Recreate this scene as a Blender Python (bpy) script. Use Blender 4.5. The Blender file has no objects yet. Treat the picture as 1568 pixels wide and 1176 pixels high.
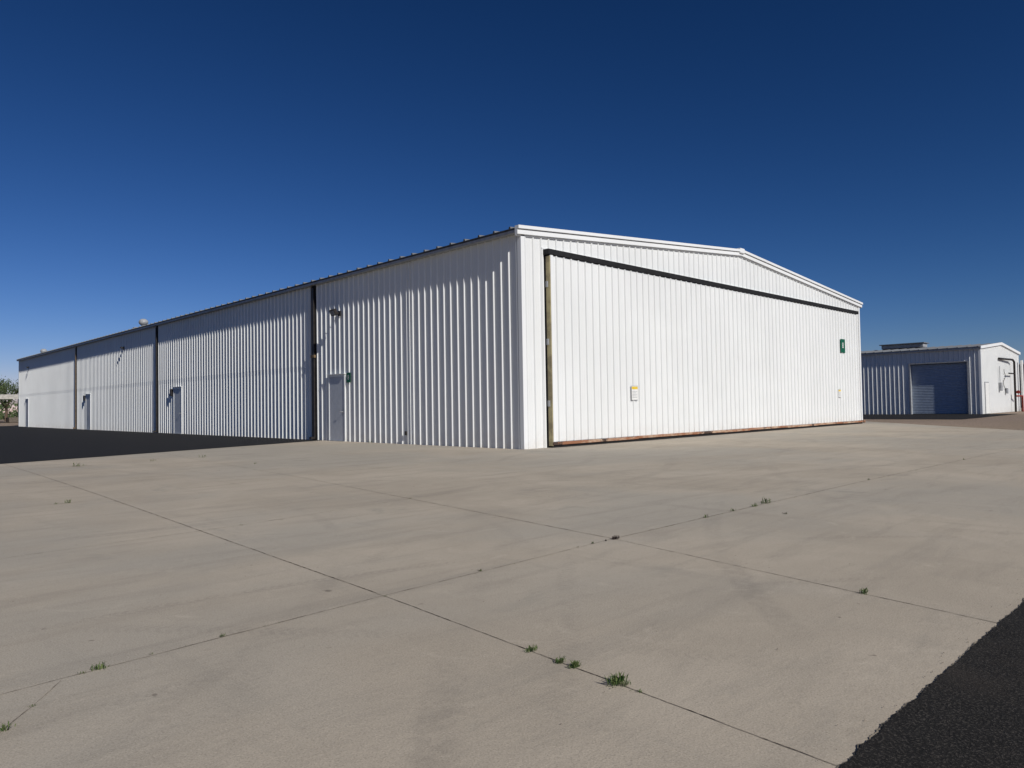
import bpy, bmesh, math, random
from mathutils import Matrix, Vector
random.seed(7)
sc = bpy.context.scene
sc.view_settings.view_transform = 'Standard'
sc.view_settings.look = 'None'
sc.view_settings.exposure = 0

# ------------------------------------------------------------------ helpers
class N:
    def __init__(s, name):
        s.m = bpy.data.materials.new(name); s.m.use_nodes = True
        s.nt = s.m.node_tree; s.b = s.nt.nodes['Principled BSDF']
        s.tc = s.nt.nodes.new('ShaderNodeTexCoord')
    def new(s, t, **kw):
        n = s.nt.nodes.new(t)
        for k, v in kw.items(): setattr(n, k, v)
        return n
    def link(s, a, b): s.nt.links.new(a, b)
    def put(s, sock, v):
        if isinstance(v, bpy.types.NodeSocket): s.link(v, sock)
        else: sock.default_value = v
    def math(s, op, a, b=0.0, c=None, clamp=False):
        n = s.new('ShaderNodeMath', operation=op); n.use_clamp = clamp
        s.put(n.inputs[0], a); s.put(n.inputs[1], b)
        if c is not None: s.put(n.inputs[2], c)
        return n.outputs[0]
    def mapping(s, scale=(1,1,1), loc=(0,0,0), rot=(0,0,0)):
        n = s.new('ShaderNodeMapping'); s.link(s.tc.outputs['Object'], n.inputs[0])
        n.inputs['Scale'].default_value = scale; n.inputs['Location'].default_value = loc
        n.inputs['Rotation'].default_value = rot
        return n.outputs[0]
    def noise(s, scale, detail=4, rough=.55, vec=None, dist=0):
        n = s.new('ShaderNodeTexNoise'); n.inputs['Scale'].default_value = scale
        n.inputs['Detail'].default_value = detail; n.inputs['Roughness'].default_value = rough
        n.inputs['Distortion'].default_value = dist
        s.link(vec if vec is not None else s.tc.outputs['Object'], n.inputs['Vector'])
        return n.outputs[0]
    def ramp(s, v, a, b, o0=0.0, o1=1.0, smooth=True):
        n = s.new('ShaderNodeMapRange'); n.interpolation_type = 'SMOOTHSTEP' if smooth else 'LINEAR'
        s.put(n.inputs[0], v)
        n.inputs[1].default_value = a; n.inputs[2].default_value = b
        n.inputs[3].default_value = o0; n.inputs[4].default_value = o1
        return n.outputs[0]
    def mix(s, f, a, b, mode='MIX'):
        n = s.new('ShaderNodeMix', data_type='RGBA', blend_type=mode)
        s.put(n.inputs[0], f); s.put(n.inputs[6], a); s.put(n.inputs[7], b)
        return n.outputs[2]
    def bump(s, h, strength=.3, dist=.01):
        n = s.new('ShaderNodeBump'); n.inputs['Strength'].default_value = strength
        n.inputs['Distance'].default_value = dist
        s.link(h, n.inputs['Height']); s.link(n.outputs[0], s.b.inputs['Normal'])
    def color(s, c): s.put(s.b.inputs['Base Color'], c)
    def rough(s, r): s.put(s.b.inputs['Roughness'], r)
    def spec(s, v): s.b.inputs['Specular IOR Level'].default_value = v

def simple(name, col, rough=.6, var=.25, scale=6, spec=.3, metal=0):
    n = N(name)
    a = tuple(c*(1-var) for c in col[:3])+(1,); b = tuple(min(1, c*(1+var)) for c in col[:3])+(1,)
    n.color(n.mix(n.ramp(n.noise(scale, 6), .3, .7), a, b)); n.rough(rough); n.spec(spec)
    n.b.inputs['Metallic'].default_value = metal
    return n.m

def painted_metal(name, col, dirt=.5):
    n = N(name)
    big = n.noise(.35, 4)
    streak = n.noise(1.0, 5, .6, n.mapping((5, 5, .35)))
    sep = n.new('ShaderNodeSeparateXYZ'); n.link(n.tc.outputs['Object'], sep.inputs[0])
    z = sep.outputs[2]
    c1 = tuple(c*.95 for c in col[:3])+(1,)
    c = n.mix(n.ramp(big, .35, .65), col, c1)
    c = n.mix(n.math('MULTIPLY', n.ramp(streak, .5, .78), .10*dirt*2), c, (.42, .40, .36, 1))
    low = n.ramp(z, .6, .0)
    low = n.math('MULTIPLY', low, n.ramp(n.noise(3.5, 6, .65), .35, .7))
    c = n.mix(n.math('MULTIPLY', low, .35*dirt*2), c, (.46, .38, .29, 1))
    n.color(c); n.rough(n.ramp(n.noise(2), .3, .7, .42, .58)); n.spec(.3)
    n.bump(n.noise(1.6, 3, .5, n.mapping((1, 1, .5))), .18, .005)
    return n.m

def mesh(name, verts, faces, mat, parent=None, smooth=False):
    me = bpy.data.meshes.new(name); me.from_pydata([tuple(v) for v in verts], [], faces); me.update()
    o = bpy.data.objects.new(name, me); sc.collection.objects.link(o)
    if mat: me.materials.append(mat)
    if smooth:
        for p in me.polygons: p.use_smooth = True
    if parent: par(o, parent)
    return o

def par(o, parent):
    o.parent = parent; o.matrix_parent_inverse = Matrix.Translation(-Vector(parent.location))

def empty(name, loc):
    e = bpy.data.objects.new(name, None); e.location = loc; e.empty_display_size = .5
    sc.collection.objects.link(e); return e

def box(name, x0, x1, y0, y1, z0, z1, mat, parent=None, bev=0.0):
    me = bpy.data.meshes.new(name); bm = bmesh.new()
    bmesh.ops.create_cube(bm, size=1)
    for v in bm.verts:
        v.co = Vector((x0+(v.co.x+.5)*(x1-x0), y0+(v.co.y+.5)*(y1-y0), z0+(v.co.z+.5)*(z1-z0)))
    if bev: bmesh.ops.bevel(bm, geom=bm.edges[:], offset=bev, segments=1, affect='EDGES')
    bm.to_mesh(me); bm.free()
    o = bpy.data.objects.new(name, me); sc.collection.objects.link(o); me.materials.append(mat)
    if parent: par(o, parent)
    return o

def tube(name, pts, r, mat, parent=None, seg=10):
    cu = bpy.data.curves.new(name, 'CURVE'); cu.dimensions = '3D'; cu.bevel_depth = r; cu.bevel_resolution = 2
    sp = cu.splines.new('POLY'); sp.points.add(len(pts)-1)
    for i, p in enumerate(pts): sp.points[i].co = (*p, 1)
    cu.use_fill_caps = True
    cu.materials.append(mat)
    o = bpy.data.objects.new(name, cu); sc.collection.objects.link(o)
    if parent: par(o, parent)
    return o

PITCH = .305
def clad(name, org, d, nrm, s0, s1, zb, zt, mat, parent=None, h=.036, phase=0.0, off=0.0):
    prof = [(0, 0), (.018, h), (.046, h), (.064, 0), (.136, 0), (.142, .004), (.150, .004), (.156, 0), (.213, 0), (.219, .004), (.227, .004), (.233, 0)]
    S = [(s0, None)]
    k = math.floor((s0-phase)/PITCH)
    while k*PITCH+phase < s1:
        for (a, b) in prof:
            s = k*PITCH+phase+a
            if s0+.002 < s < s1-.002: S.append((s, b))
        k += 1
    S.append((s1, None))
    S = [(s, 0 if b is None else b) for s, b in S]
    org = Vector(org); d = Vector(d); nrm = Vector(nrm)
    vs = []; fs = []
    for s, b in S:
        p = org+d*s+nrm*(b+off)
        vs.append((p.x, p.y, zb(s) if callable(zb) else zb)); vs.append((p.x, p.y, zt(s) if callable(zt) else zt))
    for i in range(len(S)-1): fs.append((2*i, 2*i+2, 2*i+3, 2*i+1))
    return mesh(name, vs, fs, mat, parent)

# ------------------------------------------------------------------ materials
WHITE = painted_metal('white_ribbed_steel', (.745, .755, .74, 1), .35)
TRIM = painted_metal('white_trim_steel', (.79, .80, .79, 1), .3)
ROOF = painted_metal('roof_steel', (.17, .175, .18, 1), .3)
ROOFD = simple('roof_edge_dark_steel', (.07, .07, .075, 1), .6, .2)
GREYDOOR = simple('grey_door_paint', (.50, .52, .55, 1), .45, .05)
DARK = simple('dark_rubber', (.012, .012, .013, 1), .8, .3)
DKMETAL = simple('dark_bronze_metal', (.03, .026, .024, 1), .5, .3)
GUTTER = simple('gutter_brown', (.16, .11, .06, 1), .6, .3)
n = N('tan_seal')
n.color(n.mix(n.ramp(n.noise(1.5, 6, .7), .42, .62), (.42, .36, .20, 1), (.24, .20, .12, 1))); n.rough(.9); TAN = n.m
GREEN = simple('green_sign_paint', (.006, .10, .055, 1), .5, .1)
SIGNW = simple('sign_white', (.75, .75, .72, 1), .5, .05)
SIGNY = simple('sign_yellow', (.75, .52, .05, 1), .5, .1)
BLUEGREY = simple('rollup_blue_grey', (.36, .42, .50, 1), .5, .08)
RED = simple('valve_red', (.25, .03, .02, 1), .5, .2)
GREYMETAL = simple('galvanised_grey', (.33, .34, .35, 1), .45, .15)
LAMP = simple('lens_grey', (.25, .26, .27, 1), .2, .1)

n = N('rusty_bottom_beam')
r = n.ramp(n.noise(1.3, 7, .75, n.mapping((1, 1, 3))), .42, .62)
c = n.mix(r, (.28, .12, .06, 1), (.46, .33, .23, 1))
c = n.mix(n.ramp(n.noise(.8, 5, .7, n.mapping((1, 1, 1), (3, 0, 0))), .54, .60), c, (.06, .035, .025, 1))
n.color(c); n.rough(.85); RUST = n.m

# concrete -----------------------------------------------------------
n = N('concrete')
fine = n.noise(130, 4, .8); med = n.noise(28, 6, .6); big = n.noise(.45, 5, .6, dist=.6); wide = n.noise(.16, 4, .6, dist=.4)
c = n.mix(n.ramp(big, .3, .7), (.405, .350, .275, 1), (.495, .430, .340, 1))
c = n.mix(n.math('MULTIPLY', n.ramp(wide, .42, .58), .70), c, (.385, .355, .300, 1))
sep = n.new('ShaderNodeSeparateXYZ'); n.link(n.tc.outputs['Object'], sep.inputs[0])
PX, PY = sep.outputs[0], sep.outputs[1]
smear = n.noise(1.2, 6, .65, n.mapping((.5, 3, 1), rot=(0, 0, .5)), .4)
c = n.mix(n.math('MULTIPLY', n.ramp(smear, .48, .70), .28), c, (.26, .23, .19, 1))
smear2 = n.noise(.9, 7, .7, n.mapping((3, .35, 1), rot=(0, 0, .9)), .5)
c = n.mix(n.math('MULTIPLY', n.ramp(smear2, .52, .72), .24), c, (.27, .25, .21, 1))
smear3 = n.noise(.6, 7, .68, n.mapping((.6, 3.2, 1), (9, 4, 0), (0, 0, -.12)), .6)
c = n.mix(n.math('MULTIPLY', n.ramp(smear3, .52, .66), .24), c, (.28, .255, .215, 1))
c = n.mix(n.math('MULTIPLY', n.ramp(n.noise(2.6, 7, .7, dist=1.2), .56, .72), .38), c, (.56, .49, .39, 1))
c = n.mix(n.math('MULTIPLY', n.ramp(n.noise(6.5, 7, .75, dist=.5), .55, .72), .20), c, (.27, .235, .19, 1))
c = n.mix(n.math('MULTIPLY', n.ramp(fine, .52, .62), .50), c, (.20, .17, .135, 1))
c = n.mix(n.math('MULTIPLY', n.ramp(fine, .46, .36), .45), c, (.66, .58, .47, 1))
c = n.mix(n.math('MULTIPLY', n.ramp(med, .52, .72), .22), c, (.26, .225, .18, 1))
c = n.mix(n.math('MULTIPLY', n.ramp(n.noise(.8, 6, .6, n.mapping((1, 1, 1), (5, 9, 0)), .8), .62, .74), .40), c, (.22, .22, .19, 1))
# small dark pock marks
pk = n.noise(9, 2, .4, n.mapping((1, 1, 1), (2, 7, 0)))
c = n.mix(n.math('MULTIPLY', n.ramp(pk, .76, .80), .6), c, (.12, .10, .08, 1))
spk = n.ramp(n.noise(14, 3, .6), .3, .6, .25, 1)
def arc(cx, cy, r, w, amt, seed, tread=False):
    dx = n.math('SUBTRACT', PX, cx); dy = n.math('SUBTRACT', PY, cy)
    rr = n.math('SQRT', n.math('ADD', n.math('MULTIPLY', dx, dx), n.math('MULTIPLY', dy, dy)))
    d = n.math('ABSOLUTE', n.math('SUBTRACT', rr, r))
    m = n.ramp(d, w*1.15, w*.45)
    msk = n.ramp(n.noise(.55, 2, .5, n.mapping((1, 1, 1), (seed*7.3, seed*3.1, 0))), .44, .70)
    m = n.math('MULTIPLY', n.math('MULTIPLY', m, msk), spk)
    if tread:
        ang = n.math('ARCTAN2', dy, dx)
        tr = n.math('SINE', n.math('ADD', n.math('MULTIPLY', ang, r*110), n.math('MULTIPLY', d, 90)))
        m = n.math('MULTIPLY', m, n.ramp(tr, -.4, .4, .30, 1))
    return n.math('MULTIPLY', m, amt*.62)
arcs = [(8.2, -2.2, 8.6, .08, .42, 1, True), (8.2, -2.2, 7.1, .07, .36, 2, True), (-3, 9, 7.2, .08, .34, 3, False),
        (-3, 9, 8.7, .08, .32, 4, True), (13, -8, 15.2, .10, .34, 5, False), (13, -8, 13.5, .10, .32, 6, False),
        (20, 18, 15.8, .12, .30, 7, False), (4, 22, 14.5, .12, .34, 8, False), (4, 22, 16.2, .12, .30, 14, False), (1, -3, 6.2, .06, .30, 9, True), (1, -3, 7.6, .06, .32, 10, True),
        (22, -12, 20.5, .10, .34, 11, False), (-8, -4, 12.4, .08, .32, 12, True), (16, 4, 9.0, .10, .28, 13, False),
        (24, 2, 9.5, .14, .34, 15, False), (24, 2, 7.7, .14, .3, 16, False), (6.4, 5.2, 2.9, .05, .28, 17, True)]
for a in arcs:
    c = n.mix(arc(*a), c, (.15, .135, .12, 1))
n.color(c); n.rough(.85); n.spec(.2)
hh = n.math('ADD', n.math('MULTIPLY', fine, .5), n.math('MULTIPLY', med, .8))
n.bump(hh, .5, .006)
CONC = n.m

def asphalt(name, base, hi, brown):
    n = N(name)
    sp = n.noise(100, 3, .8); med = n.noise(9, 6, .65); big = n.noise(1.6, 5, .65, dist=.5)
    c = n.mix(n.ramp(med, .3, .7), base, tuple(x*1.5 for x in base[:3])+(1,))
    c = n.mix(n.ramp(sp, .51, .62), c, hi)
    c = n.mix(n.math('MULTIPLY', n.ramp(big, .46, .66), .5), c, brown)
    n.color(c); n.rough(.9); n.spec(.15); n.bump(n.math('ADD', sp, n.math('MULTIPLY', med, .5)), .9, .010)
    return n.m
ASPH = asphalt('asphalt', (.014, .013, .012, 1), (.075, .067, .058, 1), (.050, .042, .035, 1))
ASPH2 = asphalt('asphalt_taxiway', (.015, .015, .016, 1), (.032, .032, .032, 1), (.032, .030, .028, 1))

n = N('gravel_ground')
c = n.mix(n.ramp(n.noise(14, 8, .8), .35, .65), (.16, .12, .09, 1), (.42, .33, .26, 1))
c = n.mix(n.math('MULTIPLY', n.ramp(n.noise(.25, 4), .45, .6), .6), c, (.28, .22, .16, 1))
c = n.mix(n.math('MULTIPLY', n.ramp(n.noise(2.5, 6, .7), .58, .68), .6), c, (.10, .10, .05, 1))
n.color(c); n.rough(.95); n.spec(.1); n.bump(n.noise(18, 6, .8), 1, .03)
GRAVEL = n.m

n = N('joint_filler')
n.color(n.mix(n.ramp(n.noise(5, 6, .75), .38, .60), (.15, .125, .10, 1), (.45, .39, .31, 1))); n.rough(.95); n.spec(.05)
JOINT = n.m
n = N('joint_filler_dark')
n.color(n.mix(n.ramp(n.noise(5, 6, .75), .42, .60), (.065, .055, .044, 1), (.36, .31, .25, 1))); n.rough(.95); n.spec(.05)
JOINTD = n.m
n = N('sandy_edge')
n.color(n.mix(n.ramp(n.noise(12, 6, .7), .4, .6), (.08, .07, .055, 1), (.32, .27, .20, 1))); n.rough(.95)
SAND = n.m
n = N('weed_leaves')
n.color(n.mix(n.ramp(n.noise(60, 3), .4, .6), (.035, .075, .02, 1), (.13, .16, .06, 1))); n.rough(.8); n.spec(.1); WEED = n.m
n = N('tree_leaves')
n.color(n.mix(n.ramp(n.noise(1.5, 4), .4, .6), (.025, .05, .015, 1), (.09, .12, .04, 1))); n.rough(.7); LEAF = n.m
BARK = simple('bark', (.12, .085, .06, 1), .9, .3)

# ------------------------------------------------------------------ ground sheets
def sheet(name, pts, z, mat):
    return mesh(name, [(x, y, z) for x, y in pts], [tuple(range(len(pts)))], mat)
def rough_line(p0, p1, step, amp, seed=0):
    rnd = random.Random(seed); L = math.dist(p0, p1); k = max(2, int(L/step)); out = []
    dx, dy = (p1[0]-p0[0])/L, (p1[1]-p0[1])/L; a = 0; b = 0
    for i in range(k+1):
        t = i/k*L; a = a*.93+rnd.uniform(-1, 1)*amp*.30; b = rnd.uniform(-1, 1)*amp*.25
        o = a+b
        out.append((p0[0]+dx*t-dy*o, p0[1]+dy*t+dx*o))
    return out

sheet('ground', [(-2500, -2500), (2500, -2500), (2500, 2500), (-2500, 2500)], -.012, GRAVEL)
cr = rough_line((24.6, .2), (29.8, 5.6), .15, .05, 1)+rough_line((29.8, 5.6), (39.6, 14.4), .15, .05, 2)[1:]
sheet('concrete_apron', [(-70, .2)]+cr+[(40, 30), (-70, 30)], 0, CONC)
le = rough_line((13.40, 23.5), (3.2, 20.1), .08, .03, 3)+rough_line((3.2, 20.1), (-70, -3.4), .2, .03, 4)[1:]
sheet('asphalt_taxiway', le+[(-140, -3.4), (-140, 79), (16, 79.5), (16, 74.8), (13.40, 74.8)], .005, ASPH2)
ne = rough_line((-20, .955), (1.4, .955), .2, .005, 5)+rough_line((1.4, .955), (7.5, .965), .008, .0085, 6)[1:]+rough_line((7.5, .965), (25, .97), .05, .01, 7)[1:]
sheet('asphalt_road', ne+[(60, .97), (60, -60), (-20, -60)], .008, ASPH)
rs = random.Random(77); se = []; acc = 0
for x, y in ne:
    acc = acc*.95+rs.uniform(-1, 1)*.0028; se.append((x, y+.005+abs(acc)))
sheet('road_edge_sand', se+[(25, .9), (-20, .9)], .004, SAND)
sheet('service_road', rough_line((44, 11), (58.2, 11.3), .3, .1, 8)+[(58.2, 60), (43.5, 60)], .0, ASPH2)
sheet('service_road_far', [(70, 6), (300, 6), (300, 9), (70, 9)], .0, ASPH2)

def ribbon(name, pts, w, mat, z, seed=0, jit=.5):
    rnd = random.Random(seed); vs = []; fs = []; P = []
    for (a, b) in zip(pts[:-1], pts[1:]):
        L = math.dist(a, b); k = max(1, int(L/.03))
        for i in range(k): P.append((a[0]+(b[0]-a[0])*i/k, a[1]+(b[1]-a[1])*i/k))
    P.append(pts[-1]); off = 0
    for i, p in enumerate(P):
        q = P[min(i+1, len(P)-1)]; o = P[max(i-1, 0)]
        d = Vector((q[0]-o[0], q[1]-o[1])); d.normalize(); nn = Vector((-d.y, d.x))
        ww = w*(1+rnd.uniform(-jit, jit))*.5; off = off*.8+rnd.uniform(-1, 1)*w*.22
        vs.append((p[0]+nn.x*(off+ww), p[1]+nn.y*(off+ww), z)); vs.append((p[0]+nn.x*(off-ww), p[1]+nn.y*(off-ww), z))
    for i in range(len(P)-1): fs.append((2*i+1, 2*i+3, 2*i+2, 2*i))
    return mesh(name, vs, fs, mat)
js = []
def J(pts, w, mat, z=.002):
    js.append(ribbon('j', pts, w, mat, z, len(js)))
J([(2.30, .9), (2.353, .95), (2.567, 3.77)], .0050, JOINTD)
J([(2.567, 3.77), (2.98, 11.4), (3.18, 16.2), (3.3, 20)], .008, JOINTD)
J([(4.38, .9), (4.98, 3.89)], .0046, JOINTD)
J([(4.98, 3.89), (5.97, 10.94), (6.7, 17.9), (7.1, 21.4)], .008, JOINT)
J([(8.6, .97), (8.9, 7.5), (9.3, 14), (9.9, 22)], .005, JOINT)
J([(12.6, .97), (12.9, 7.5), (13.1, 13.1)], .006, JOINT)
J([(17.0, .97), (17.1, 13.1)], .007, JOINT)
J([(21.6, .97), (21.5, 13.1)], .008, JOINT)
J([(26.4, 2.2), (26.2, 13.1)], .008, JOINT)
J([(31, 6.9), (31, 13.1)], .008, JOINT)
J([(-8, 3.5), (.59, 3.66), (2.55, 3.79), (4.98, 3.89)], .0045, JOINT, .003)
J([(4.98, 3.89), (10.93, 3.93), (19.2, 3.8), (28, 3.8)], .007, JOINTD, .003)
J([(-8, 6.6), (3.16, 7.15), (5.49, 7.5), (12, 7.6), (32, 7.7)], .006, JOINT, .003)
J([(-8, 10.1), (2.45, 10.67), (6.86, 11.7), (13.4, 11.9), (36, 11.6)], .008, JOINT, .003)
J([(0, 14.2), (6.9, 14.9), (13.3, 15.0)], .008, JOINT, .003)
J([(3, 17.6), (4.24, 17.7), (7.03, 18.1), (13.3, 18.6)], .009, JOINT, .003)
J([(.35, 2.9), (.53, 3.24), (.66, 3.42), (.81, 3.65)], .003, JOINT, .0035)
J([(-.4, .97), (-.3, 3.5), (-.1, 10.3), (.3, 17)], .006, JOINT)
bpy.ops.object.select_all(action='DESELECT')
for o in js: o.select_set(True)
bpy.context.view_layer.objects.active = js[0]; bpy.ops.object.join()
bpy.context.object.name = 'pavement_joints'

def weeds(name, spots, mat, seed=5):
    vs = []; fs = []; rnd = random.Random(seed)
    for (x, y, r, k) in spots:
        r *= .62
        for i in range(k):
            a = rnd.uniform(0, 6.283); d = r*rnd.uniform(.1, .9)
            bx = x+rnd.gauss(0, r*.50); by = y+rnd.gauss(0, r*.25)
            h = r*rnd.uniform(.15, 1.1); w = r*rnd.uniform(.02, .06)+.0007
            mx, my = bx+math.cos(a)*d*.5, by+math.sin(a)*d*.5
            tx, ty = bx+math.cos(a)*d, by+math.sin(a)*d
            px, py = -math.sin(a)*w, math.cos(a)*w
            b = len(vs)
            vs += [(bx-px*.4, by-py*.4, 0), (bx+px*.4, by+py*.4, 0), (mx+px, my+py, h*.7), (mx-px, my-py, h*.7), (tx, ty, h*rnd.uniform(.7, 1.1))]
            fs += [(b, b+1, b+2, b+3), (b+3, b+2, b+4)]
    return mesh(name, vs, fs, mat)
sp = [(2.468, 2.43, .048, 60), (2.45, 2.228, .045, 70), (2.45, 2.14, .050, 100), (2.425, 1.89, .066, 130), (2.43, 1.85, .04, 30), (2.415, 1.766, .022, 14), (4.55, 1.68, .055, 45),
      (6.48, 3.90, .06, 24), (7.05, 3.91, .06, 24), (7.5, 3.9, .07, 30), (7.8, 3.92, .11, 40), (4.7, 3.89, .03, 20), (3.41, 3.84, .025, 20), (4.5, 3.88, .02, 10),
      (1.55, 3.74, .028, 30), (1.2, 3.72, .018, 10), (.969, 3.69, .055, 50), (.9, 3.68, .025, 20), (.53, 3.24, .05, 50), (.66, 3.42, .02, 14),
      (2.45, 10.67, .08, 26), (2.3, 10.65, .05, 12), (4.24, 17.7, .16, 30), (5.81, 17.9, .10, 18), (7.03, 18.1, .13, 20), (7.2, 3.4, .03, 14), (10.93, 3.93, .05, 14),
      (5.49, 7.5, .03, 10), (6.9, 14.9, .07, 12), (2.567, 3.77, .02, 12), (3.16, 7.15, .03, 8), (15.5, 3.86, .06, 10), (13.35, 20.4, .12, 20)]
rnd = random.Random(11)
for i in range(22):
    x = rnd.uniform(-1, 14); sp.append((x, 3.66+min(x, 5)*.045, rnd.uniform(.008, .02), 6))
for i in range(10):
    y = rnd.uniform(1, 12); sp.append((2.30+y*.057, y, rnd.uniform(.006, .013), 5))
weeds('weeds', sp, WEED)
DRYW = simple('dead_leaf', (.05, .035, .03, 1), .9, .3)
weeds('dead_leaf_clump', [(4.98, 3.87, .06, 70), (4.86, 3.88, .03, 20), (7.2, 3.41, .04, 20), (3.41, 3.85, .03, 14)], DRYW)
vs = []; fs = []; rnd = random.Random(21)
for i in range(420):
    if i < 260: x = rnd.uniform(0, 14); y = rnd.uniform(1.05, 14)
    elif i < 340: x = rnd.uniform(1.5, 8); y = .985+abs(rnd.gauss(0, .05))
    else: x = rnd.uniform(14.5, 36); y = 12.9+rnd.gauss(0, .2)
    s = rnd.uniform(.0012, .0038)*(1+.06*math.hypot(x, y)); b = len(vs)
    for k in range(5):
        a = k*1.2566+rnd.uniform(-.3, .3); vs.append((x+s*math.cos(a), y+s*math.sin(a)*.8, .0045))
    vs.append((x, y, .0045+s*.8))
    for k in range(5): fs.append((b+k, b+(k+1) % 5, b+5))
mesh('loose_stones', vs, fs, simple('stone_grey', (.18, .15, .12, 1), .9, .5, 3))

# ------------------------------------------------------------------ main hangar
CX, CY = 13.44, 13.35; W = 23.05; L = 61.5; EZ = 5.66; RZ = 6.62
H = empty('hangar', (CX+W/2, CY+L/2, 0))
def rz(x): return EZ+(RZ-EZ)*(1-abs(x-W/2)/(W/2))
FX = (CX, CY, 0)
clad('front_wall_jamb_a', FX, (1, 0, 0), (0, -1, 0), 0.05, .80, 0, 5.35, WHITE, H, phase=.10)
clad('front_wall_jamb_b', FX, (1, 0, 0), (0, -1, 0), 22.35, W-.05, 0, 5.35, WHITE, H, phase=.10)
clad('front_wall_gable', FX, (1, 0, 0), (0, -1, 0), 0.05, W/2, 5.35, rz, WHITE, H, phase=.10)
clad('front_wall_gable_b', FX, (1, 0, 0), (0, -1, 0), W/2, W-.05, 5.35, rz, WHITE, H, phase=.10)
clad('side_wall_bay', FX, (0, 1, 0), (-1, 0, 0), .05, 10.7, 0, EZ, WHITE, H, h=.040, phase=.12)
clad('side_wall_lower', FX, (0, 1, 0), (-1, 0, 0), 10.7, L-.05, 0, 2.80, WHITE, H, h=.038, phase=.12, off=-.004)
clad('side_wall_upper', FX, (0, 1, 0), (-1, 0, 0), 10.7, L-.05, 2.74, EZ, WHITE, H, h=.040, phase=.12)
clad('right_wall', (CX+W, CY, 0), (0, 1, 0), (1, 0, 0), 0, L, 0, EZ, WHITE, H)
clad('rear_wall', (CX, CY+L, 0), (1, 0, 0), (0, 1, 0), 0, W/2, 0, rz, WHITE, H)
clad('rear_wall_b', (CX, CY+L, 0), (1, 0, 0), (0, 1, 0), W/2, W, 0, rz, WHITE, H)
def corner(name, x, y, sx, sy):
    box(name, min(x-.045*sx, x+.10*sx), max(x-.045*sx, x+.10*sx), min(y-.045*sy, y+.10*sy), max(y-.045*sy, y+.10*sy), 0, EZ+.02, TRIM, H, .006)
corner('corner_trim_a', CX, CY, 1, 1); corner('corner_trim_b', CX+W, CY, -1, 1); corner('corner_trim_c', CX, CY+L, 1, -1); corner('corner_trim_d', CX+W, CY+L, -1, -1)
box('jamb_trim_a', CX+.74, CX+.80, CY-.055, CY+.02, 0, 5.35, TRIM, H)
box('jamb_trim_b', CX+22.35, CX+22.41, CY-.055, CY+.02, 0, 5.35, TRIM, H)
box('opening_backing', CX+.80, CX+22.35, CY+.02, CY+.06, 0.01, 5.34, DARK, H)
DX0, DX1 = .86, 22.28; DY = CY-.20
box('door_frame_core', CX+DX0+.02, CX+DX1-.02, DY+.012, CY-.03, .10, 5.14, GREYMETAL, H)
clad('door_skin', (CX, DY, 0), (1, 0, 0), (0, -1, 0), DX0, DX1, .16, 5.16, WHITE, H, phase=.18)
box('door_edge_seal_a', CX+DX0-.022, CX+DX0+.006, DY-.034, DY+.105, .05, 5.14, TAN, H)
box('door_edge_dark', CX+DX0-.030, CX+DX0+.01, DY+.108, CY-.002, .02, 5.2, DARK, H)
box('door_edge_seal_b', CX+DX1-.006, CX+DX1+.022, DY-.034, DY+.105, .05, 5.14, TAN, H)
box('door_edge_trim_a', CX+DX0+.009, CX+DX0+.11, DY-.042, DY+.003, .16, 5.16, TRIM, H)
box('door_edge_trim_b', CX+DX1-.11, CX+DX1-.009, DY-.042, DY+.003, .16, 5.16, TRIM, H)
for i, z in enumerate((1.1, 2.75, 4.3)):
    box('door_latch_%d' % i, CX+DX0-.05, CX+DX0-.023, DY+.03, DY+.10, z, z+.16, GREYMETAL, H)
rnd = random.Random(4); x = DX0-.02; i = 0
while x < DX1+.3:
    l = min(rnd.uniform(1.6, 3.2), DX1+.35-x); dz = rnd.uniform(-.008, .010)
    box('door_bottom_beam_%d' % i, CX+x, CX+x+l-.006, DY-.055+rnd.uniform(0, .006), DY+.10, .075+dz, .152+dz, RUST, H, .008); x += l; i += 1
box('door_bottom_rubber', CX+DX0, CX+DX1+.30, DY-.01, DY+.06, .008, .060, DARK, H)
box('beam_end_bracket', CX+DX1+.32, CX+DX1+.46, DY-.09, DY+.08, .04, .16, RUST, H, .01)
box('header_rubber', CX+.78, CX+22.38, DY-.055, CY-.003, 5.18, 5.32, DARK, H)
box('header_trim', CX+.74, CX+22.41, CY-.060, CY+.0, 5.338, 5.375, TRIM, H)
def rake(name, off_y0, off_y1, z0, z1, mat, x0=-.22, x1=W+.22):
    y0, y1 = CY-off_y1, CY-off_y0; vs = []; fs = []
    for x in (x0, W/2, x1):
        z = EZ+(RZ-EZ)*(1-abs(x-W/2)/(W/2))
        vs += [(CX+x, y0, z+z0), (CX+x, y1, z+z0), (CX+x, y1, z+z1), (CX+x, y0, z+z1)]
    for k in range(2):
        for i in range(4):
            j = (i+1) % 4; fs.append((k*4+i, k*4+j, k*4+4+j, k*4+4+i))
    fs += [(3, 2, 1, 0), (8, 9, 10, 11)]
    mesh(name, vs, fs, mat, H)
rake('rake_trim_lower', .0, .10, -.05, .060, TRIM)
rake('rake_trim_neck', .0, .070, .062, .088, TRIM)
rake('rake_trim_upper', .0, .145, .090, .175, TRIM)
rake('rake_closure', .0, .045, -.085, -.052, TRIM)
box('ridge_cap', CX+W/2-.16, CX+W/2+.16, CY-.165, CY+.3, RZ+.02, RZ+.21, TRIM, H, .02)
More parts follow.
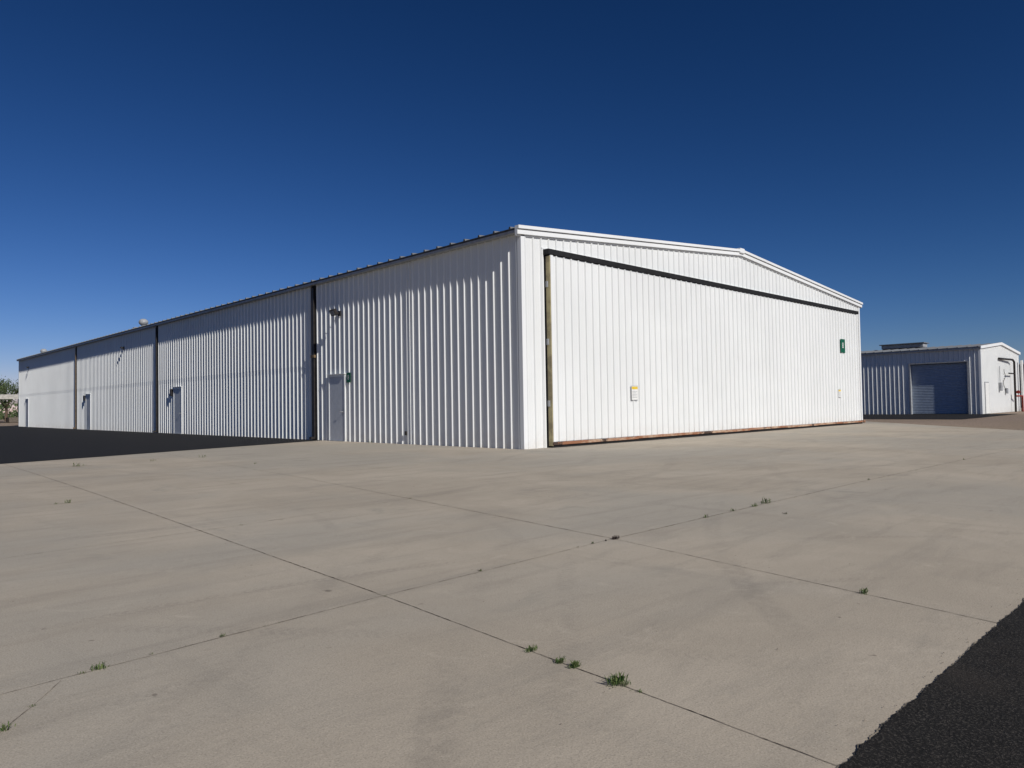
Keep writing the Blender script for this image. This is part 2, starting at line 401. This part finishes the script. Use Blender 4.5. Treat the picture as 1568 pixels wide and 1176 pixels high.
def roof(name, cx, cy, W, L, EZ, RZ, mat, parent, ov=.22, rib=.61, h=.055, th=.05, edge=None):
    vs = []; fs = []; mi = []
    P = [(0, 0)]; s = .15
    while s < L-.1:
        P += [(s, 0), (s+.018, h), (s+.062, h), (s+.08, 0)]; s += rib
    P.append((L, 0))
    for side in (-1, 1):
        b0 = len(vs); xe = W/2+side*(W/2+ov); sl = (RZ-EZ)/(W/2); ze = EZ-sl*ov
        for (y, b) in P:
            vs.append((cx+xe, cy+y, ze+th+b)); vs.append((cx+W/2, cy+y, RZ+th+b)); vs.append((cx+xe, cy+y, ze+th-.02))
        for i in range(len(P)-1):
            a = b0+3*i; c = a+3
            fs.append((a, c, c+1, a+1) if side > 0 else (a, a+1, c+1, c)); mi.append(0)
            fs.append((a, a+2, c+2, c)); mi.append(1)
    o = mesh(name, vs, fs, mat, parent); o.data.materials.append(edge or mat)
    for p, m in zip(o.data.polygons, mi): p.material_index = m
roof('roof_panels', CX, CY, W, L, EZ, RZ, ROOF, H, th=.125, edge=ROOFD)
sl = (RZ-EZ)/(W/2)
box('eave_flashing_a', CX-.20, CX+.0, CY+.0, CY+L, EZ-.015, EZ+.055, GREYMETAL, H)
box('eave_closure_a', CX-.205, CX+.0, CY+.0, CY+L, EZ+.058, EZ+.095, ROOFD, H)
box('eave_flashing_b', CX+W, CX+W+.2, CY, CY+L, EZ-.015, EZ+.075, GREYMETAL, H)
for i, (y, w, m) in enumerate(((10.7, .15, DKMETAL), (27.2, .09, DKMETAL), (43.0, .07, GUTTER))):
    box('expansion_joint_%d' % i, CX-.055, CX-.002, CY+y-w*.8, CY+y+w*.8, 0.0, EZ-.02, DARK, H)
    box('downspout_%d' % i, CX-.11, CX-.06, CY+y-w/2, CY+y+w/2, .08, EZ-.1, m, H, .008)
    box('downspout_shoe_%d' % i, CX-.24, CX-.07, CY+y-w/2-.005, CY+y+w/2+.005, .03, .12, m, H, .008)
box('joint_edge_trim', CX-.06, CX-.002, CY+10.84, CY+10.90, 0, EZ-.02, GUTTER, H)
box('downspout_strap', CX-.135, CX-.02, CY+10.58, CY+10.82, 3.0, 3.1, GUTTER, H)
box('seam_trim', CX-.045, CX-.001, CY+4.86, CY+4.89, 0, EZ-.02, TRIM, H)
for i, y in enumerate((8.67, 23.75, 39.6, 57.7)):
    x = CX; w = .98
    box('door_header_%d' % i, x-.065, x+.0, CY+y-.06, CY+y+w+.06, 2.24, 2.32, TRIM, H)
    box('door_jamb_l_%d' % i, x-.065, x+.0, CY+y-.06, CY+y+.0, 0, 2.239, TRIM, H)
    box('door_jamb_r_%d' % i, x-.065, x+.0, CY+y+w, CY+y+w+.06, 0, 2.239, TRIM, H)
    box('door_leaf_%d' % i, x-.048, x-.002, CY+y+.004, CY+y+w-.004, .02, 2.232, GREYDOOR, H)
    box('door_threshold_%d' % i, x-.10, x, CY+y-.02, CY+y+w+.02, 0.001, .02, GREYMETAL, H)
    box('door_lock_plate_%d' % i, x-.054, x-.048, CY+y+.05, CY+y+.12, .92, 1.12, GREYMETAL, H)
    tube('door_lever_%d' % i, [(x-.05, CY+y+.085, 1.02), (x-.11, CY+y+.085, 1.02), (x-.11, CY+y+.22, 1.02)], .011, GREYMETAL, H)
    box('door_drip_cap_%d' % i, x-.11, x-.0, CY+y-.09, CY+y+w+.09, 2.322, 2.345, TRIM, H)
def walllight(i, y, z, arm=True):
    x = CX; k = 1.0 if arm else .55
    box('wall_light_plate_%d' % i, x-.06, x-.03, CY+y-.08, CY+y+.08, z-.09, z+.09, DKMETAL, H)
    tube('wall_light_arm_%d' % i, [(x-.05, CY+y, z), (x-.17*k, CY+y, z+.05), (x-.22*k, CY+y, z+.02)], .02, DKMETAL, H)
    o = box('wall_light_head_%d' % i, -.06*k, .07*k, -.16*k, .16*k, -.11*k, .11*k, DKMETAL, None, .012)
    o.rotation_euler = (0, math.radians(-28), 0); o.location = (x-.27*k, CY+y, z+.02); par(o, H)
    o = box('wall_light_lens_%d' % i, -.066*k, -.0605*k, -.13*k, .13*k, -.08*k, .08*k, LAMP, None)
    o.rotation_euler = (0, math.radians(-28), 0); o.location = (x-.27*k, CY+y, z+.02); par(o, H)
walllight(0, 8.95, 4.45); walllight(1, 32.8, 4.85, False); walllight(2, 57.6, 4.9, False)
box('outlet_box', CX-.09, CX-.04, CY+5.05, CY+5.13, .28, .40, DKMETAL, H, .005)
box('key_box', CX-.12, CX-.04, CY+24.95, CY+25.15, 1.9, 2.25, DKMETAL, H, .01)
box('key_box_b', CX-.12, CX-.04, CY+40.8, CY+41.0, 1.9, 2.25, DKMETAL, H, .01)
def vent(i, x, y):
    z = EZ+sl*x
    tube('vent_stack_%d' % i, [(CX+x, CY+y, z), (CX+x, CY+y, z+.5)], .13, GREYMETAL, H)
    me = bpy.data.meshes.new('v'); bm = bmesh.new()
    bmesh.ops.create_uvsphere(bm, u_segments=16, v_segments=8, radius=.26)
    for v in bm.verts: v.co.z *= .8
    bm.to_mesh(me); bm.free(); me.materials.append(GREYMETAL)
    o = bpy.data.objects.new('vent_turbine_%d' % i, me); o.location = (CX+x, CY+y, z+.62); sc.collection.objects.link(o); par(o, H)
vent(0, .8, 32.0); vent(1, 1.2, 58.5)
box('vent_box_0', CX+.5, CX+.8, CY+32.6, CY+32.95, EZ+.1, EZ+.45, GREYMETAL, H, .02)

# signs on the hangar
def flatsign(name, x0, x1, y, z0, z1, mats):
    e = empty(name, ((x0+x1)/2, y, (z0+z1)/2))
    box('panel', x0, x1, y-.006, y, z0, z1, mats[0], e)
    return e
s1 = flatsign('hangar_number_sign', CX+20.15, CX+20.66, DY-.040, 3.28, 3.90, [GREEN])
def text(body, size, loc, rot, mat, parent):
    cu = bpy.data.curves.new('lettering', 'FONT'); cu.body = body; cu.size = size; cu.align_x = 'CENTER'; cu.align_y = 'CENTER'
    cu.materials.append(mat)
    o = bpy.data.objects.new('lettering', cu); o.location = loc; o.rotation_euler = rot; sc.collection.objects.link(o); par(o, parent)
text('8', .36, (CX+20.405, DY-.049, 3.60), (math.pi/2, 0, 0), SIGNW, s1)
s2 = flatsign('warning_placard', CX+4.36, CX+4.66, DY-.040, 1.25, 1.66, [SIGNW])
box('yellow_band', CX+4.365, CX+4.655, DY-.049, DY-.0465, 1.57, 1.65, SIGNY, s2)
for i in range(5): box('text_line_%d' % i, CX+4.39, CX+4.62-.03*(i % 2), DY-.049, DY-.0465, 1.50-i*.045, 1.512-i*.045, GREYMETAL, s2)
box('placard_border', CX+4.345, CX+4.675, DY-.0395, DY-.036, 1.235, 1.675, GREYMETAL, s2)
s3 = flatsign('warning_placard', CX+19.75, CX+20.02, DY-.040, 1.27, 1.60, [SIGNW])
box('yellow_band', CX+19.76, CX+20.01, DY-.049, DY-.0465, 1.52, 1.59, SIGNY, s3)
for i in range(4): box('text_line_%d' % i, CX+19.78, CX+19.99, DY-.049, DY-.0465, 1.46-i*.045, 1.472-i*.045, GREYMETAL, s3)
box('placard_border', CX+19.735, CX+20.035, DY-.0395, DY-.036, 1.255, 1.615, GREYMETAL, s3)
s4 = empty('suite_sign', (CX-.05, CY+8.42, 2.2))
box('panel', CX-.052, CX-.044, CY+8.26, CY+8.52, 2.02, 2.36, GREEN, s4)
text('8', .22, (CX-.056, CY+8.39, 2.19), (math.pi/2, 0, -math.pi/2), SIGNW, s4)

# ------------------------------------------------------------------ second building
B = empty('storage_building', (63.4, 23, 0))
bx, by, bw, bl, be, br = 57.7, 13.2, 11.4, 26.0, 4.55, 5.05
brz = lambda x: be+(br-be)*(1-abs(x-bw/2)/(bw/2))
o0 = (bx, by, 0)
clad('front_wall_a', o0, (0, 1, 0), (-1, 0, 0), 0, .80, 0, be, WHITE, B, h=.04)
clad('front_wall_b', o0, (0, 1, 0), (-1, 0, 0), 4.40, bl, 0, be, WHITE, B, h=.04)
clad('front_wall_c', o0, (0, 1, 0), (-1, 0, 0), .80, 4.40, 3.60, be, WHITE, B, h=.04)
clad('gable_wall_a', o0, (1, 0, 0), (0, -1, 0), 0, bw/2, 0, brz, WHITE, B)
clad('gable_wall_b', o0, (1, 0, 0), (0, -1, 0), bw/2, bw, 0, brz, WHITE, B)
clad('rear_wall', (bx+bw, by, 0), (0, 1, 0), (1, 0, 0), 0, bl, 0, be, WHITE, B)
clad('far_wall', (bx, by+bl, 0), (1, 0, 0), (0, 1, 0), 0, bw, 0, be, WHITE, B)
vs = []; fs = []; zz = 0.02
prof = [(0, 0), (.02, .018), (.075, .018), (.095, 0)]
pts = []
while zz < 3.55:
    for a, b in prof: pts.append((zz+a, b))
    zz += .115
for z, b in pts: vs += [(bx+.24-b, by+.80, z), (bx+.24-b, by+4.40, z)]
for i in range(len(pts)-1): fs.append((2*i, 2*i+1, 2*i+3, 2*i+2))
mesh('rollup_door', vs, fs, BLUEGREY, B)
box('door_jamb_a', bx-.06, bx+.28, by+.72, by+.80, 0, 3.6, GREYMETAL, B); box('door_jamb_b', bx-.06, bx+.28, by+4.40, by+4.48, 0, 3.6, GREYMETAL, B)
box('door_head', bx-.06, bx+.28, by+.72, by+4.48, 3.602, 3.70, GREYMETAL, B)
box('corner_trim', bx-.05, bx+.1, by-.05, by+.1, 0, be, TRIM, B)
box('eave_gutter', bx-.2, bx-.0, by-.05, by+bl, be-.08, be+.06, GREYMETAL, B)
roof('roof_panels', bx, by-.1, bw, bl, be, br, ROOF, B, th=.09, h=.04, edge=ROOFD)
vs = []; fs = []
for x in (-.2, bw/2, bw+.2):
    z = be+(br-be)*(1-abs(x-bw/2)/(bw/2))
    vs += [(bx+x, by-.12, z-.06), (bx+x, by, z-.06), (bx+x, by, z+.13), (bx+x, by-.12, z+.13)]
for k in range(2):
    for i in range(4):
        j = (i+1) % 4; fs.append((k*4+i, k*4+j, k*4+4+j, k*4+4+i))
fs += [(3, 2, 1, 0), (8, 9, 10, 11)]
mesh('rake_trim', vs, fs, TRIM, B)
box('ridge_vent', bx+5.2, bx+6.2, by+5.0, by+8.1, br+.12, br+.42, GREYMETAL, B, .03)
box('ridge_vent_cap', bx+5.0, bx+6.4, by+4.9, by+8.2, br+.425, br+.49, ROOF, B)
box('end_door', bx+.9, bx+1.8, by-.05, by, 0.02, 2.15, SIGNW, B); box('end_door_frame', bx+.84, bx+1.86, by-.045, by-.0, 0.0, 2.22, GREYMETAL, B)
box('meter_cabinet', bx+4.6, bx+5.0, by-.22, by-.04, 1.6, 2.2, GREYMETAL, B, .02)
box('service_box', bx+6.5, bx+6.8, by-.2, by-.04, 1.4, 1.8, GREYMETAL, B, .02)
tube('conduit', [(bx+4.8, by-.1, 2.2), (bx+4.8, by-.1, 3.4)], .025, GREYMETAL, B)
tube('fire_riser_pipe', [(bx+4.6, by-.12, 3.95), (bx+7.9, by-.3, 3.95), (bx+8.4, by-.3, 3.8), (bx+8.4, by-.3, .0)], .075, DKMETAL, B)
tube('riser_branch', [(bx+8.4, by-.3, 2.9), (bx+6.6, by-.3, 2.9)], .05, DKMETAL, B)
tube('riser_branch_low', [(bx+8.4, by-.3, 1.2), (bx+9.2, by-.6, 1.2), (bx+9.2, by-.6, 0)], .07, RED, B)
tube('valve_wheel', [(bx+8.3, by-.5, 1.5), (bx+8.5, by-.5, 1.5)], .13, RED, B)
tube('white_post', [(bx+10.9, by-.3, 0), (bx+10.9, by-.3, 4.0)], .09, SIGNW, B)
cab = [(bx+6.2, by-.08, 3.2)]
for i in range(10): cab.append((bx+6.2+.35*math.sin(i*.9), by-.08, 3.0-i*.16))
tube('loose_cable', cab, .018, DKMETAL, B)

G = empty('grey_warehouse', (110, 24, 0))
clad('front_wall', (90, 16, 0), (1, 0, 0), (0, -1, 0), 0, 40, 0, 4.4, ROOF, G)
clad('side_wall', (90, 16, 0), (0, 1, 0), (-1, 0, 0), 0, 16, 0, 4.4, ROOF, G)
roof('roof_panels', 90, 16, 40, 16, 4.4, 5.3, ROOF, G)

# ------------------------------------------------------------------ far left shed
S = empty('open_shed', (12, 109, 0))
SHM = simple('shed_roof_metal', (.42, .40, .36, 1), .6, .15)
box('roof', -8, 30, 104, 113, 3.05, 3.35, SHM, S); box('fascia', -8.05, 30.05, 103.9, 104, 2.85, 3.40, SHM, S)
for i in range(9):
    box('post_%d' % i, -7.6+i*4.6, -7.4+i*4.6, 104.2, 104.4, 0, 3.04, DKMETAL, S)
    box('rear_post_%d' % i, -7.6+i*4.6, -7.4+i*4.6, 112.2, 112.4, 0, 3.04, DKMETAL, S)
BACKW = simple('shed_back_wall', (.12, .10, .08, 1), .8, .3)
for i in range(12):
    box('stored_item_%d' % i, -6+i*3, -4.4+i*3, 106, 108, 0, random.uniform(.6, 1.6), BACKW if i % 3 else SHM, S, .05)

def tree(name, x, y, h, r, seed, nl=2600):
    rnd = random.Random(seed); e = empty(name, (x, y, 0))
    tube('trunk', [(x, y, 0), (x+.1, y, h*.25), (x-.1, y+.1, h*.5)], .18, BARK, e)
    cl = []
    for i in range(16):
        a = rnd.uniform(0, 6.28); q = r*rnd.uniform(.2, .85); zc = h*rnd.uniform(.45, .9)
        c = Vector((x+math.cos(a)*q, y+math.sin(a)*q, zc)); cl.append((c, r*rnd.uniform(.22, .42)))
        tube('limb_%d' % i, [(x, y, h*.3), tuple((Vector((x, y, h*.45))+c)/2), tuple(c)], .05, BARK, e)
    vs = []; fs = []
    for i in range(nl):
        c, q = rnd.choice(cl)
        p = c+Vector((rnd.gauss(0, 1), rnd.gauss(0, 1), rnd.gauss(0, .7)))*q*.6
        s = rnd.uniform(.08, .17); u = Vector((rnd.gauss(0, 1), rnd.gauss(0, 1), rnd.gauss(0, 1))).normalized(); v = u.orthogonal().normalized()
        b = len(vs); vs += [p-u*s, p+v*s*.5, p+u*s, p-v*s*.5]; fs.append((b, b+1, b+2, b+3))
    mesh('crown', vs, fs, LEAF, e)
tree('tree', 17.5, 118, 6.2, 2.4, 1); tree('tree', 14.5, 124, 5.6, 2.5, 2); tree('tree', 21, 126, 6.0, 3, 3)
vs = []; fs = []; rnd = random.Random(3)
for i in range(9000):
    x = rnd.uniform(-60, 90); y = rnd.gauss(170, 8); z = abs(rnd.gauss(0, 1.5))
    s = rnd.uniform(.2, .5); u = Vector((rnd.gauss(0, 1), rnd.gauss(0, 1), rnd.gauss(0, 1))).normalized(); v = u.orthogonal().normalized(); p = Vector((x, y, z))
    b = len(vs); vs += [p-u*s, p+v*s*.6, p+u*s, p-v*s*.6]; fs.append((b, b+1, b+2, b+3))
mesh('distant_scrub', vs, fs, LEAF)

# ------------------------------------------------------------------ light
trav = Vector((.22, 1.7, -1.2)).normalized()
sun = bpy.data.lights.new('sun', 'SUN'); sun.energy = 3.9; sun.angle = math.radians(.53); sun.color = (1, .965, .91)
so = bpy.data.objects.new('sun', sun); so.rotation_euler = trav.to_track_quat('-Z', 'Y').to_euler(); so.location = (0, -20, 30); sc.collection.objects.link(so)
elev = math.asin(-trav.z); rotz = math.pi+math.atan2(.22, 1.7)
w = bpy.data.worlds.new('World'); sc.world = w; w.use_nodes = True
nt = w.node_tree; bg = nt.nodes['Background']
sky = nt.nodes.new('ShaderNodeTexSky'); sky.sky_type = 'NISHITA'; sky.sun_disc = False
sky.sun_elevation = elev; sky.sun_rotation = rotz; sky.altitude = 1500; sky.air_density = 1.0; sky.dust_density = .2; sky.ozone_density = 4
ST = .07
sp_ = nt.nodes.new('ShaderNodeSeparateColor'); cb_ = nt.nodes.new('ShaderNodeCombineColor')
nt.links.new(sky.outputs[0], sp_.inputs[0])
for i, (p, k) in enumerate(((1.87, 1.38), (1.46, .84), (1.42, 1.04))):
    m1 = nt.nodes.new('ShaderNodeMath'); m1.operation = 'MULTIPLY'; m1.inputs[1].default_value = ST
    m2 = nt.nodes.new('ShaderNodeMath'); m2.operation = 'POWER'; m2.inputs[1].default_value = p
    m3 = nt.nodes.new('ShaderNodeMath'); m3.operation = 'MULTIPLY'; m3.inputs[1].default_value = k/ST
    nt.links.new(sp_.outputs[i], m1.inputs[0]); nt.links.new(m1.outputs[0], m2.inputs[0]); nt.links.new(m2.outputs[0], m3.inputs[0]); nt.links.new(m3.outputs[0], cb_.inputs[i])
nt.links.new(cb_.outputs[0], bg.inputs[0]); bg.inputs[1].default_value = ST

# ------------------------------------------------------------------ camera
cam = bpy.data.cameras.new('camera'); cam.sensor_width = 36; cam.lens = 1114/1568*36; cam.clip_end = 6000; cam.clip_start = .05
co = bpy.data.objects.new('camera', cam); sc.collection.objects.link(co)
fw = Vector((.698, .7152, .0287)).normalized(); up = Vector((-.008, -.032, .9995)); rt = fw.cross(up).normalized(); up = rt.cross(fw).normalized()
co.matrix_world = Matrix(((rt.x, up.x, -fw.x, 0), (rt.y, up.y, -fw.y, 0), (rt.z, up.z, -fw.z, 1.16), (0, 0, 0, 1)))
sc.camera = co
